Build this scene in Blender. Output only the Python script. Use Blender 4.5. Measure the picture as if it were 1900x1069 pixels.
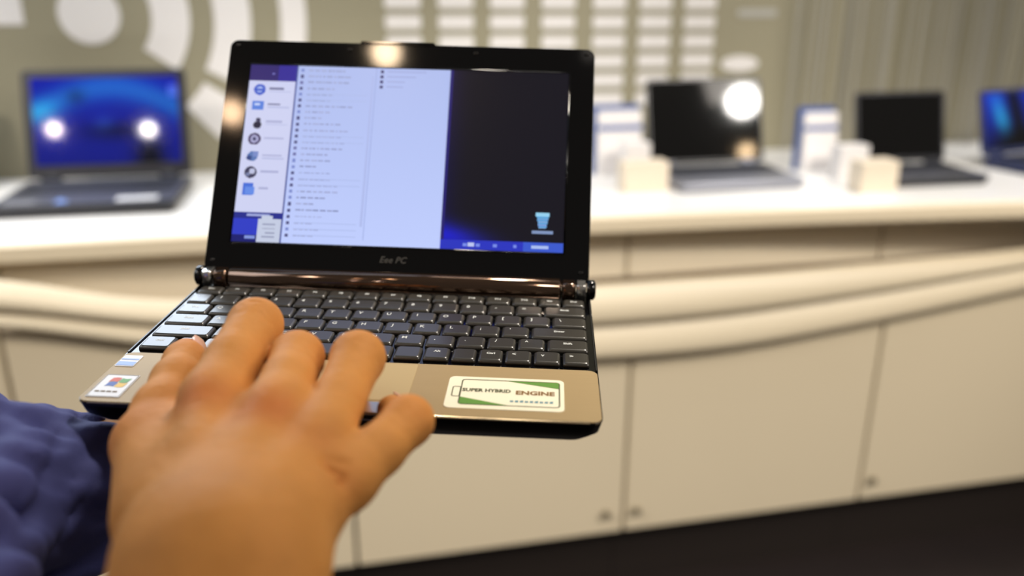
import bpy, bmesh, math, random
import numpy as np
from mathutils import Vector, Matrix

for o in list(bpy.data.objects):
    bpy.data.objects.remove(o)
random.seed(7); rng = np.random.default_rng(7)
SC = bpy.context.scene
COL = SC.collection

# ------------------------------------------------------------------ camera
FPX = 1580.0                       # focal length in pixels of the 1900 px frame
PITCH = math.radians(19.15)
CAM = np.array([0.0, 0.0, 1.30])
cF = np.array([0, math.cos(PITCH), -math.sin(PITCH)])
cD = np.array([0, -math.sin(PITCH), -math.cos(PITCH)])
cX = np.array([1.0, 0, 0])
cd = bpy.data.cameras.new('camera'); cam = bpy.data.objects.new('camera', cd); COL.objects.link(cam)
cam.location = CAM; cam.rotation_euler = (math.pi / 2 - PITCH, 0, 0)
cd.sensor_width = 36; cd.lens = FPX * 36 / 1900; cd.clip_start = 0.01
cd.dof.use_dof = True; cd.dof.focus_distance = 0.445; cd.dof.aperture_fstop = 3.6
SC.camera = cam

def ray(px, py):
    return cX * (px - 950) / FPX + cD * (py - 534.5) / FPX + cF
def W(px, py, z):                  # a point seen at a pixel, z metres in front of the camera
    return CAM + ray(px, py) * z
def at_z(px, py, z):               # where that sight line meets a level
    d = ray(px, py); return CAM + d * (z - CAM[2]) / d[2]
def CW(x, y, z):                   # camera-frame metres (right, down, forward)
    return CAM + cX * x + cD * y + cF * z

# ------------------------------------------------------------------ view and light
SC.view_settings.view_transform = 'Standard'; SC.view_settings.look = 'None'
SC.view_settings.exposure = 0.0; SC.view_settings.gamma = 1.0
SC.view_settings.use_curve_mapping = False
wd = bpy.data.worlds.new('hall'); SC.world = wd; wd.use_nodes = True
wd.node_tree.nodes['Background'].inputs[0].default_value = (1.0, 0.90, 0.80, 1)
wd.node_tree.nodes['Background'].inputs[1].default_value = 0.15

def area(name, loc, target, size, power, color, size_y=None, spread=180):
    l = bpy.data.lights.new(name, 'AREA'); l.energy = power; l.color = color
    l.shape = 'RECTANGLE' if size_y else 'SQUARE'; l.size = size
    if size_y: l.size_y = size_y
    l.spread = math.radians(spread)
    o = bpy.data.objects.new(name, l); COL.objects.link(o); o.location = loc
    o.rotation_euler = (Vector(target) - Vector(loc)).to_track_quat('-Z', 'Y').to_euler()
    return o
def spot(name, loc, target, power, color, angle, radius=0.05, blend=0.6):
    l = bpy.data.lights.new(name, 'SPOT'); l.energy = power; l.color = color
    l.spot_size = math.radians(angle); l.spot_blend = blend; l.shadow_soft_size = radius
    o = bpy.data.objects.new(name, l); COL.objects.link(o); o.location = loc
    o.rotation_euler = (Vector(target) - Vector(loc)).to_track_quat('-Z', 'Y').to_euler()
    return o
WARM = (1.0, 0.84, 0.66); COOL = (0.75, 0.87, 1.0); NEUT = (1.0, 0.95, 0.89)

# display counter axes: s runs along the cabinet fronts, n comes out towards the viewer
AS = math.radians(12.2)
UA = np.array([math.cos(AS), math.sin(AS), 0]); NA = np.array([math.sin(AS), -math.cos(AS), 0])
ORI = np.array([0.2482, 1.5977, 0.0])
def CT(s, n, z): return ORI + UA * s + NA * n + np.array([0, 0, z])

WHITE = (1.0, 0.92, 0.82)
spot('hall_key_light', (0.75, 1.25, 2.8), (0.10, 0.66, 1.12), 250, (1.0, 0.90, 0.76), 27, 0.15, 1.0)
area('hall_fill_light', (-2.6, 0.4, 2.7), (-0.8, 1.5, 0.5), 1.4, 18, (.90, .94, 1.0), 1.0)
area('hall_right_light', (2.6, 0.2, 2.7), (0.9, 1.7, 0.4), 1.2, 21, WHITE, 1.0)
spot('cabinet_fill_spot', (2.0, -0.6, 3.0), (0.40, 1.7, 0.35), 360, WHITE, 48, 0.25, 0.9)  # unseen spots added to light the doors; narrow cones spare the hand
spot('cabinet_fill_spot', (-1.9, -0.4, 3.0), (-0.75, 1.45, 0.35), 235, WHITE, 48, 0.25, 0.9)
area('wall_cool_light', CT(-1.15, -0.56, 1.88), CT(-1.15, 0.6, 1.80), 1.1, 18, (0.76, 0.86, 1.0), 0.55)  # unseen cool light added where the left keys mirror a bluish glow
for s_ in (-1.5, -0.75, 0.0, 0.75, 1.5):
    spot('counter_spot', CT(s_, 0.02, 2.7), CT(s_, -0.22, 0.9), 48, (1.0, .96, .94), 40, 0.06)
area('wall_wash', CT(-1.6, 0.35, 2.9), CT(-1.7, -0.55, 1.9), 2.4, 8, (.45, .70, 1.0), 0.4)
area('wall_wash', CT(0.3, 0.35, 2.9), CT(0.3, -0.55, 1.3), 1.2, 5, (1.0, .95, .88), 0.3)  # unseen lamp added to brighten the middle of the wall and its bars
area('wall_wash', CT(2.0, 0.35, 2.9), CT(2.0, -0.55, 1.6), 1.8, 5, COOL, 0.4)

# ------------------------------------------------------------------ materials
def lin(c):
    return tuple(((v / 255) / 12.92 if v <= 10.3 else ((v / 255 + 0.055) / 1.055) ** 2.4) for v in c)
MATS = {}
def mat(name, rgb=(128, 128, 128), rough=0.5, metal=0.0, emit=None, estr=1.0, coat=0.0, bump=0.0, bscale=200,
        vary=0.0, vscale=8, stretch=None, spec=0.5, attr=None, eattr=None, sss=0.0, trans=0.0):
    m = bpy.data.materials.new(name); m.use_nodes = True
    nt = m.node_tree; b = nt.nodes['Principled BSDF']
    col = (*lin(rgb), 1)
    b.inputs['Base Color'].default_value = col
    b.inputs['Roughness'].default_value = rough; b.inputs['Metallic'].default_value = metal
    b.inputs['Specular IOR Level'].default_value = spec
    b.inputs['Coat Weight'].default_value = coat; b.inputs['Coat Roughness'].default_value = 0.04
    if trans: b.inputs['Transmission Weight'].default_value = trans
    if emit is not None:
        b.inputs['Emission Color'].default_value = (*lin(emit), 1); b.inputs['Emission Strength'].default_value = estr
    tc = nt.nodes.new('ShaderNodeTexCoord')
    def coords():
        if stretch:
            mp = nt.nodes.new('ShaderNodeMapping'); mp.inputs['Scale'].default_value = stretch
            nt.links.new(tc.outputs['Object'], mp.inputs['Vector']); return mp.outputs[0]
        return tc.outputs['Object']
    if attr:
        a = nt.nodes.new('ShaderNodeAttribute'); a.attribute_name = attr
        nt.links.new(a.outputs['Color'], b.inputs['Base Color'])
    if eattr:
        a = nt.nodes.new('ShaderNodeAttribute'); a.attribute_name = eattr
        nt.links.new(a.outputs['Color'], b.inputs['Emission Color']); b.inputs['Emission Strength'].default_value = estr
    if vary:
        n = nt.nodes.new('ShaderNodeTexNoise'); n.inputs['Scale'].default_value = vscale; n.inputs['Detail'].default_value = 4
        nt.links.new(coords(), n.inputs['Vector'])
        mx = nt.nodes.new('ShaderNodeMix'); mx.data_type = 'RGBA'; mx.blend_type = 'MULTIPLY'
        mx.inputs[0].default_value = 1.0
        cr = nt.nodes.new('ShaderNodeValToRGB'); lo = 1 - vary
        cr.color_ramp.elements[0].position = 0.3; cr.color_ramp.elements[1].position = 0.7
        cr.color_ramp.elements[0].color = (lo, lo, lo, 1); cr.color_ramp.elements[1].color = (1, 1, 1, 1)
        nt.links.new(n.outputs['Fac'], cr.inputs[0])
        src = b.inputs['Base Color'].links[0].from_socket if b.inputs['Base Color'].links else None
        if src: nt.links.new(src, mx.inputs[6])
        else: mx.inputs[6].default_value = col
        nt.links.new(cr.outputs[0], mx.inputs[7]); nt.links.new(mx.outputs[2], b.inputs['Base Color'])
    if bump:
        n = nt.nodes.new('ShaderNodeTexNoise'); n.inputs['Scale'].default_value = bscale; n.inputs['Detail'].default_value = 5
        nt.links.new(coords(), n.inputs['Vector'])
        bp = nt.nodes.new('ShaderNodeBump'); bp.inputs['Strength'].default_value = bump; bp.inputs['Distance'].default_value = 0.002
        nt.links.new(n.outputs['Fac'], bp.inputs['Height']); nt.links.new(bp.outputs[0], b.inputs['Normal'])
    if sss:
        b.inputs['Subsurface Weight'].default_value = sss
        b.inputs['Subsurface Radius'].default_value = (0.9, 0.35, 0.2); b.inputs['Subsurface Scale'].default_value = 0.004
    MATS[name] = m; return m

mat('gloss_black', (4, 4, 5), 0.06, spec=0.4)
mat('satin_black', (13, 12, 12), 0.35, bump=0.05, bscale=900)
mat('champagne', (168, 145, 106), 0.46, metal=0.15, spec=0.2, vary=0.06, vscale=40, stretch=(1, 60, 1), bump=0.04, bscale=60)
mat('trackpad', (182, 160, 118), 0.50, metal=0.10, spec=0.2)
mat('chrome', (228, 226, 222), 0.26, metal=1.0)
mat('edge_polish', (230, 205, 165), 0.22, metal=0.8)
mat('bronze_gloss', (96, 74, 58), 0.10, metal=0.9, coat=0.5)
mat('key_black', (50, 47, 41), 0.30, spec=0.8)
mat('key_legend', (200, 202, 198), 0.5)
mat('display', (8, 8, 10), 0.25, eattr='Col', estr=1.0, spec=0.3)
mat('display_gloss', (6, 6, 8), 0.05, eattr='Col', estr=1.0, spec=0.6)
mat('dark_display', (5, 5, 5), 0.05, spec=0.6)
mat('logo_grey', (84, 82, 78), 0.4, metal=0.3)
mat('sticker_cream', (240, 232, 205), 0.5)
mat('sticker_white', (226, 226, 228), 0.45)
mat('sticker_green', (92, 140, 48), 0.5)
mat('sticker_dark', (70, 74, 40), 0.5)
mat('sticker_brown', (128, 92, 36), 0.5)
mat('sticker_teal', (96, 140, 150), 0.5)
mat('flag_red', (205, 84, 40), 0.5); mat('flag_green', (96, 160, 80), 0.5)
mat('flag_blue', (60, 90, 170), 0.5); mat('flag_yellow', (228, 186, 60), 0.5)
mat('badge_blue', (120, 150, 215), 0.4)
mat('skin', (205, 146, 100), 0.60, attr='Col', bump=0.30, bscale=260, vary=0.15, vscale=45, sss=0.10, spec=0.15)
mat('nail', (222, 170, 140), 0.28, spec=0.5)
mat('shirt', (70, 75, 136), 0.75, bump=0.25, bscale=1400, vary=0.08, vscale=30)
mat('wall_paint', (150, 144, 120), 0.45, vary=0.04, vscale=2)
mat('decal_white', (230, 226, 222), 0.5)
mat('counter_white', (240, 238, 234), 0.3)
mat('counter_edge', (232, 217, 188), 0.4)
mat('cabinet_cream', (222, 208, 180), 0.42, vary=0.02, vscale=2)
mat('recess', (226, 214, 190), 0.6)
mat('seam_dark', (120, 104, 84), 0.7)
mat('knob_metal', (128, 116, 92), 0.35, metal=0.8)
mat('toe_dark', (30, 22, 18), 0.6)
mat('floor_dark', (30, 20, 18), 0.6, vary=0.3, vscale=6)
mat('laptop_grey', (92, 94, 104), 0.35, metal=0.4)
mat('laptop_silver', (150, 152, 162), 0.35, metal=0.5)
mat('laptop_dark', (26, 27, 34), 0.35)
mat('laptop_navy', (40, 48, 84), 0.4)
mat('keys_dark', (44, 46, 54), 0.45)
mat('card_cream', (228, 214, 192), 0.6)
mat('card_white', (230, 226, 224), 0.6)
mat('card_blue', (52, 84, 150), 0.5)
mat('streak_reflection', (176, 174, 166), 0.5)
mat('string_pale', (168, 164, 152), 0.6)

# ------------------------------------------------------------------ mesh helpers
def props(o, label=None, cat=None, group=None, kind=None):
    if label: o['label'] = label
    if cat: o['category'] = cat
    if group: o['group'] = group
    if kind: o['kind'] = kind
    return o
def empty(name, M, label, cat, group=None):
    o = bpy.data.objects.new(name, None); COL.objects.link(o); o.matrix_world = M; o.empty_display_size = 0.05
    return props(o, label, cat, group)
class MB:
    def __init__(self): self.bm = bmesh.new(); self.mats = []
    def mi(self, m):
        if m not in self.mats: self.mats.append(m)
        return self.mats.index(m)
    def face(self, vs, m, smooth=False):
        try: f = self.bm.faces.new(vs)
        except ValueError: return
        f.material_index = self.mi(m); f.smooth = smooth; return f
    def poly(self, pts, m, smooth=False):
        return self.face([self.bm.verts.new(tuple(p)) for p in pts], m, smooth)
    def prism(self, pts, vec, m, top=None):     # closed outline extruded along vec
        v = Vector(vec); a = [self.bm.verts.new(tuple(p)) for p in pts]; b = [self.bm.verts.new(tuple(Vector(p) + v)) for p in pts]
        self.face(a[::-1], m); self.face(b, top or m)
        for i in range(len(a)):
            j = (i + 1) % len(a); self.face([a[i], a[j], b[j], b[i]], m)
    def box(self, x0, x1, y0, y1, z0, z1, m, T=None):
        c = [(x0, y0, z0), (x1, y0, z0), (x1, y1, z0), (x0, y1, z0), (x0, y0, z1), (x1, y0, z1), (x1, y1, z1), (x0, y1, z1)]
        v = [self.bm.verts.new(tuple(T @ Vector(p)) if T is not None else p) for p in c]
        for f in ((3, 2, 1, 0), (4, 5, 6, 7), (0, 1, 5, 4), (1, 2, 6, 5), (2, 3, 7, 6), (3, 0, 4, 7)): self.face([v[i] for i in f], m)
    def loft(self, levels, m, seg=5, T=None, smooth=True, topm=None):
        # levels: (z, x0, x1, y0, y1, corner radius) from bottom to top
        rings = []
        for (z, x0, x1, y0, y1, r) in levels:
            ring = []
            for cx, cy, a0 in ((x1 - r, y1 - r, 0), (x0 + r, y1 - r, 90), (x0 + r, y0 + r, 180), (x1 - r, y0 + r, 270)):
                for k in range(seg + 1):
                    a = math.radians(a0 + 90 * k / seg); p = Vector((cx + r * math.cos(a), cy + r * math.sin(a), z))
                    ring.append(self.bm.verts.new(tuple(T @ p) if T is not None else tuple(p)))
            rings.append(ring)
        n = len(rings[0])
        self.face(rings[0][::-1], m); self.face(rings[-1], topm or m)
        for A, B in zip(rings, rings[1:]):
            for i in range(n): self.face([A[i], A[(i + 1) % n], B[(i + 1) % n], B[i]], m, smooth)
    def tube(self, pts, rad, m, n=16, cap=True, smooth=True):
        pts = [Vector(p) for p in pts]; rad = rad if isinstance(rad, (list, tuple)) else [rad] * len(pts)
        rings = []
        for i, p in enumerate(pts):
            d = (pts[min(i + 1, len(pts) - 1)] - pts[max(i - 1, 0)]).normalized()
            q = d.to_track_quat('Z', 'Y'); 
            rings.append([self.bm.verts.new(tuple(p + q @ Vector((rad[i] * math.cos(2 * math.pi * k / n), rad[i] * math.sin(2 * math.pi * k / n), 0)))) for k in range(n)])
        for A, B in zip(rings, rings[1:]):
            for i in range(n): self.face([A[i], A[(i + 1) % n], B[(i + 1) % n], B[i]], m, smooth)
        if cap: self.face(rings[0][::-1], m); self.face(rings[-1], m)
    def text(self, s, T, size, m, extrude=0.0, sx=1.0, shear=0.0, bold=0.0):
        c = bpy.data.curves.new('t', 'FONT'); c.body = s; c.size = size; c.align_x = 'CENTER'; c.align_y = 'CENTER'
        c.extrude = extrude; c.shear = shear; c.resolution_u = 2; c.offset = bold
        o = bpy.data.objects.new('t', c); COL.objects.link(o)
        dg = bpy.context.evaluated_depsgraph_get()
        me = bpy.data.meshes.new_from_object(o.evaluated_get(dg))
        base = [self.bm.verts.new(tuple(T @ Vector((v.co.x * sx, v.co.y, v.co.z)))) for v in me.vertices]
        for p in me.polygons: self.face([base[i] for i in p.vertices], m)
        bpy.data.objects.remove(o); bpy.data.curves.remove(c); bpy.data.meshes.remove(me)
    def build(self, name, parent=None, bevel=0.0, T=None):
        me = bpy.data.meshes.new(name); bmesh.ops.recalc_face_normals(self.bm, faces=self.bm.faces[:]) if bevel or T == 'fix' else None
        self.bm.to_mesh(me); self.bm.free()
        for m in self.mats: me.materials.append(MATS[m])
        o = bpy.data.objects.new(name, me); COL.objects.link(o)
        if parent: o.parent = parent
        if bevel:
            b = o.modifiers.new('b', 'BEVEL'); b.width = bevel; b.segments = 2; b.limit_method = 'ANGLE'; b.angle_limit = math.radians(40)
        return o
def grid_display(name, T, w, h, img, matname, parent):
    # a display: a fine grid of picture cells, T maps (0..w, 0..h) to the panel; img is rows x cols x 3 in sRGB 0..255, first row at the top
    R, Cc = img.shape[:2]
    v = np.array([[T @ Vector((w * j / Cc, h * (1 - i / R), 0)) for j in range(Cc + 1)] for i in range(R + 1)]).reshape(-1, 3)
    me = bpy.data.meshes.new(name)
    idx = np.arange((R + 1) * (Cc + 1)).reshape(R + 1, Cc + 1)
    q = np.stack([idx[1:, :-1], idx[1:, 1:], idx[:-1, 1:], idx[:-1, :-1]], -1).reshape(-1, 4)
    me.from_pydata(v.tolist(), [], q.tolist())
    ca = me.color_attributes.new('Col', 'FLOAT_COLOR', 'CORNER')
    c = img.reshape(-1, 3) / 255.0
    c = np.where(c <= 0.04045, c / 12.92, ((c + 0.055) / 1.055) ** 2.4)
    cc = np.ones((len(q) * 4, 4), np.float32); cc[:, :3] = np.repeat(c, 4, 0)
    ca.data.foreach_set('color', cc.ravel())
    me.materials.append(MATS[matname])
    o = bpy.data.objects.new(name, me); COL.objects.link(o); o.parent = parent
    return o

# ------------------------------------------------------------------ the setting
def slab_obj(name, c, m):
    b = MB(); b.prism([c[0], c[1], c[2], c[3]], c[4], m); o = b.build(name); return props(o, kind='structure')
slab_obj('floor', [(-6, -4, -0.05), (6, -4, -0.05), (6, 6, -0.05), (-6, 6, -0.05), (0, 0, 0.05)], 'floor_dark')
NW = -0.585
slab_obj('wall_back', [CT(-4, NW, 0), CT(4.5, NW, 0), CT(4.5, NW - 0.1, 0), CT(-4, NW - 0.1, 0), (0, 0, 3.2)], 'wall_paint')

# ------------------------------------------------------------------ counter
SE = [-3.2, -1.9, -1.13, -0.83, -0.1, 0.33, 0.77, 1.2, 2.0, 3.2]
NE = [-0.06, -0.045, -0.028, -0.022, 0.0, 0.022, 0.062, 0.12, 0.21, 0.3]
def edge_n(s): return float(np.interp(s, SE, NE)) + 0.012
ss = np.linspace(-3.0, 3.0, 61)
b = MB()
prof = lambda s: [(edge_n(s) - 0.006, 0.862), (edge_n(s), 0.868), (edge_n(s), 0.893), (edge_n(s) - 0.007, 0.900), (NW + 0.002, 0.900), (NW + 0.002, 0.862)]
rings = [[b.bm.verts.new(tuple(CT(s, n, z))) for n, z in prof(s)] for s in ss]
for A, B in zip(rings, rings[1:]):
    for i in range(6):
        j = (i + 1) % 6
        b.face([A[i], B[i], B[j], A[j]], 'counter_white' if i in (3, 4) else 'counter_edge', i in (0, 2))
b.face(rings[0], 'counter_edge'); b.face(rings[-1][::-1], 'counter_edge')
props(b.build('countertop'), 'long white display countertop with a cream front edge carrying the laptops', 'countertop')

# sculpted swoosh under the worktop: two stepped ridges that swell in the middle and thin out to the sides
Sb = [-3, -1.142, -1.021, -0.893, -0.4, -0.082, 0.12, 0.257, 0.567, 0.893, 1.6, 3]
Zbot = [0.86, 0.773, 0.738, 0.708, 0.632, 0.606, 0.603, 0.608, 0.640, 0.682, 0.78, 0.86]
Zmid = [0.861, 0.801, 0.772, 0.746, 0.695, 0.678, 0.679, 0.684, 0.707, 0.738, 0.80, 0.861]
Ztop = [0.8615, 0.853, 0.811, 0.785, 0.762, 0.758, 0.757, 0.757, 0.763, 0.770, 0.815, 0.8615]
def smooth_interp(s, X, Y):
    return sum(np.interp(s + d, X, Y) * w for d, w in ((-.12, 1), (-.06, 2), (0, 3), (.06, 2), (.12, 1))) / 9
def swoosh_profile(s):
    zb, zm, zt = (smooth_interp(s, Sb, Z) for Z in (Zbot, Zmid, Ztop))
    h1 = zm - zb; h2 = zt - zm
    zb, zm, zt = min(zb, .850), min(zm, .854), min(zt, .858); h1 = zm - zb; h2 = zt - zm
    P = [(0.001, zb)]
    for t in np.linspace(0, 1, 7): P.append((0.004 + 0.024 * math.sin((1 - t) * math.pi * 0.62 + 0.10), zb + h1 * t))
    for t in np.linspace(0.06, 1, 8): P.append((0.006 + 0.022 * math.sin((1 - t) * math.pi * 0.66 + 0.10) , zm + h2 * t))
    P.append((0.004, zt + 0.002)); P.append((0.001, zt))
    return P
b = MB(); ss = np.linspace(-2.9, 2.9, 150)
rings = [[b.bm.verts.new(tuple(CT(s, n, z))) for n, z in swoosh_profile(s)] for s in ss]
K = len(rings[0])
for A, B in zip(rings, rings[1:]):
    for i in range(K):
        j = (i + 1) % K; b.face([A[i], B[i], B[j], A[j]], 'cabinet_cream', i not in (0, 15, 16, 17))
b.face(rings[0], 'cabinet_cream'); b.face(rings[-1][::-1], 'cabinet_cream')
props(b.build('wave_moulding'), 'cream wave-shaped moulding of two ridges running below the countertop', 'moulding')

# cabinet units
units = [(-2.305, -1.73), (-1.73, -1.155), (-1.155, -0.58), (-0.58, -0.004), (-0.004, 0.572), (0.572, 1.147), (1.147, 1.72), (1.72, 2.30)]
unit_labels = {-1.73: 'cream cabinet cut off by the left edge of the picture', -1.155: 'cream cabinet at the far left, lower part hidden by the blue sleeve', -0.58: 'cream cabinet directly behind the typing hand, with a knob at its right corner',
               -0.004: 'cream cabinet between the two door seams right of the laptop', 0.572: 'rightmost cream cabinet, beyond the second seam'}
for s0, s1 in units:
    if s0 not in unit_labels: continue
    M = Matrix.Translation(Vector(CT(s0, 0, 0))) @ Matrix.Rotation(AS, 4, 'Z')
    root = empty('counter_cabinet', M, unit_labels[s0], 'cabinet', 'cream cabinets under the counter')
    w = s1 - s0
    e = MB(); e.box(0.0005, w - 0.0005, 0.062, 0.57, 0.16, 0.8605, 'recess'); e.build('body', root)
    e = MB(); e.box(0.003, w - 0.003, 0.052, 0.061, 0.753, 0.860, 'recess'); e.build('fascia', root, 0.001)
    e = MB(); e.box(0.0035, w - 0.0035, 0.0, 0.020, 0.180, 0.752, 'cabinet_cream'); d = e.build('door', root, 0.002)
    e = MB(); e.box(0.001, w - 0.001, 0.021, 0.061, 0.165, 0.752, 'seam_dark'); e.build('carcass_edge', root)
    e = MB(); e.box(0.0006, w - 0.0006, 0.06, 0.5, 0.0, 0.159, 'toe_dark'); e.build('plinth', root)
    for kx in ((0.026,) if s0 > -0.5 else ()) + ((w - 0.043,) if s0 == -0.58 else ()):
        e = MB(); e.tube([(kx, 0.0, 0.232), (kx, -0.006, 0.232), (kx, -0.007, 0.232), (kx, -0.013, 0.232), (kx, -0.015, 0.232)], [0.004, 0.004, 0.0085, 0.0085, 0.006], 'knob_metal'); e.build('knob', d)

# ------------------------------------------------------------------ wall decals
TH = 0.002
def wall_T(s, z): return Matrix.Translation(Vector(CT(s, NW, z))) @ Matrix.Rotation(AS, 4, 'Z')   # local x along wall, -y outward, z up
def on_wall(px, py):
    d = ray(px, py); o = ORI + NA * NW; k = ((o - CAM) @ NA) / (d @ NA); P = CAM + d * k
    return (P - ORI) @ UA, P[2]
def wall_shape(name, outline, label, cat, group=None, m='decal_white'):
    cs = sum(p[0] for p in outline) / len(outline); cz = sum(p[1] for p in outline) / len(outline)
    b = MB(); b.prism([(p[0] - cs, 0, p[1] - cz) for p in outline], (0, -TH, 0), m)
    o = b.build(name, T='fix'); o.matrix_world = wall_T(cs, cz); return props(o, label, cat, group)
c0s, c0z = on_wall(165, 26)
sc_ = (on_wall(223, 30)[0] - on_wall(107, 30)[0]) / 2      # disc radius
circ = [(c0s + sc_ * math.cos(a), c0z + sc_ * math.sin(a)) for a in np.linspace(0, 2 * math.pi, 64, endpoint=False)]
wall_shape('wall_disc', circ, 'white round disc on the wall above the blue-screen laptop', 'decal')
def arc(r0, r1, a0, a1, n=28):
    A = np.radians(np.linspace(a0, a1, n))
    return [(c0s + r1 * math.cos(a), c0z + r1 * math.sin(a)) for a in A] + [(c0s + r0 * math.cos(a), c0z + r0 * math.sin(a)) for a in A[::-1]]
def rad(px): return on_wall(px, 30)[0] - c0s
AR = 'white curved bands on the wall'
wall_shape('wall_band', arc(rad(281), rad(352), -36, 40), 'white curved band nearest the round disc on the wall', 'decal', AR)
wall_shape('wall_band', arc(rad(397), rad(465), -28, 40), 'white curved band second out from the round disc, ending beside the held laptop', 'decal', AR)
wall_shape('wall_band', arc(rad(405), rad(495), -49, -34), 'short white curved piece low on the wall between the two left laptops', 'decal', AR)
wall_shape('wall_band', arc(rad(520), rad(568), -25, 40), 'white curved band farthest from the disc, above the held laptop', 'decal', AR)
s0, z0 = on_wall(46, 46)
wall_shape('wall_square', [(s0 - 0.16, z0), (s0, z0), (s0, z0 + 0.16), (s0 - 0.16, z0 + 0.16)], 'white square on the wall in the top left corner', 'decal')
col_px = (748, 846, 941, 1036, 1130, 1215, 1298)
colname = ('leftmost', 'second', 'third', 'middle', 'fifth', 'sixth', 'rightmost')
rowname = ('top', 'second', 'third', 'fourth', 'fifth', 'sixth', 'seventh', 'eighth', 'lowest')
def bar(s, z, hw, hh, r):
    P = []
    for cx, cz, a0 in ((s + hw - r, z + hh - r, 0), (s - hw + r, z + hh - r, 90), (s - hw + r, z - hh + r, 180), (s + hw - r, z - hh + r, 270)):
        for k in range(4):
            a = math.radians(a0 + 30 * k); P.append((cx + r * math.cos(a), cz + r * math.sin(a)))
    return P
for ci, px in enumerate(col_px):
    cs, cz = on_wall(px, 41)
    hw = abs(on_wall(px + 33 - ci * 0.8, 40)[0] - on_wall(px - 33 + ci * 0.8, 40)[0]) / 2
    nb = {0: 3, 1: 3, 2: 3, 3: 3, 4: 7, 5: 6, 6: 5}[ci]
    for ri in range(nb):
        if ci in (4, 5, 6) or ri < 3:
            wall_shape('wall_bar', bar(cs, cz + 0.0465 - ri * 0.0465, hw, 0.0155, 0.006), 'white rounded bar on the wall, %s from the top in the %s column' % (rowname[ri] if ri else 'first', colname[ci]), 'decal', 'grid of white bars on the wall')
s0, z0 = on_wall(1372, 118)
wall_shape('wall_oval', [(s0 + 0.052 * math.cos(a), z0 + 0.020 * math.sin(a)) for a in np.linspace(0, 2 * math.pi, 32, endpoint=False)], 'pale oval mark on the wall just above the black-screen laptop', 'decal')
s0, z0 = on_wall(1405, 24)
wall_shape('wall_bar', bar(s0, z0, 0.055, 0.009, 0.008), 'thin pale streak of reflected light, built as a flat bar, alone on the wall right of the bar grid', 'decal', m='streak_reflection')  # reflection in the wall put in as a pale raised bar

# string curtain on the right: too many fine cords to count
b = MB(); r_ = random.Random(3); s = 0.60
while s < 2.6:
    w = r_.uniform(0.0012, 0.0035); n0 = NW + r_.uniform(0.02, 0.06); lean = r_.uniform(-0.01, 0.01)
    b.tube([CT(s + lean, n0, 2.9), CT(s, n0, 0.902)], w, 'string_pale', 5, cap=False)
    s += r_.uniform(0.008, 0.026)
props(b.build('string_curtain'), 'curtain of pale hanging cords in front of the wall at the right', 'curtain', kind='stuff')

# ------------------------------------------------------------------ laptops on the counter
def bgimg(fn, R=30, Cn=48):
    im = np.zeros((R, Cn, 3))
    for i in range(R):
        for j in range(Cn): im[i, j] = fn((j + .5) / Cn, (i + .5) / R)
    return np.clip(im, 0, 255)
def blue_screen(u, v):
    base = np.array([12, 28, 165.]) * (1 - 0.25 * v) 
    arcl = math.exp(-((v - 0.42 + 0.30 * math.sin(u * 3.0)) / 0.16) ** 2)
    base = base + arcl * np.array([18, 70, 40])
    base = base + 46 * math.exp(-(((u - .48) / .07) ** 2 + ((v - .55) / .09) ** 2)) * np.array([.6, 1, 1])
    base = base + 70 * math.exp(-(((u - .06) / .12) ** 2 + ((v - .38) / .14) ** 2)) * np.array([.2, 1, .6])
    dark = math.exp(-(((u - .78) / .10) ** 2 + ((v - .98) / .30) ** 2)) 
    dark2 = 0.5 * math.exp(-(((u - .55) / .22) ** 2 + ((v - .62) / .10) ** 2)) + .35 * math.exp(-(((u - .3) / .06) ** 2 + ((v - .22) / .08) ** 2))
    if u > .93 and v > .1 and v < .22: base = base + 60
    return base * (1 - 0.9 * min(1, dark)) * (1 - dark2)
def streak_screen(u, v):
    base = np.array([22, 50, 190.]) * (1 - .55 * v)
    st = math.exp(-((u - .12 - .16 * v) / .07) ** 2) * math.exp(-((v - .45) / .4) ** 2)
    base = base * (1 - .85 * math.exp(-((u - .32 - .12 * v) / .09) ** 2)) + st * np.array([20, 110, 60])
    if v > .55: base = base * max(0.1, 1 - (v - .55) * 3 * min(1, u * 3))
    return base
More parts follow.
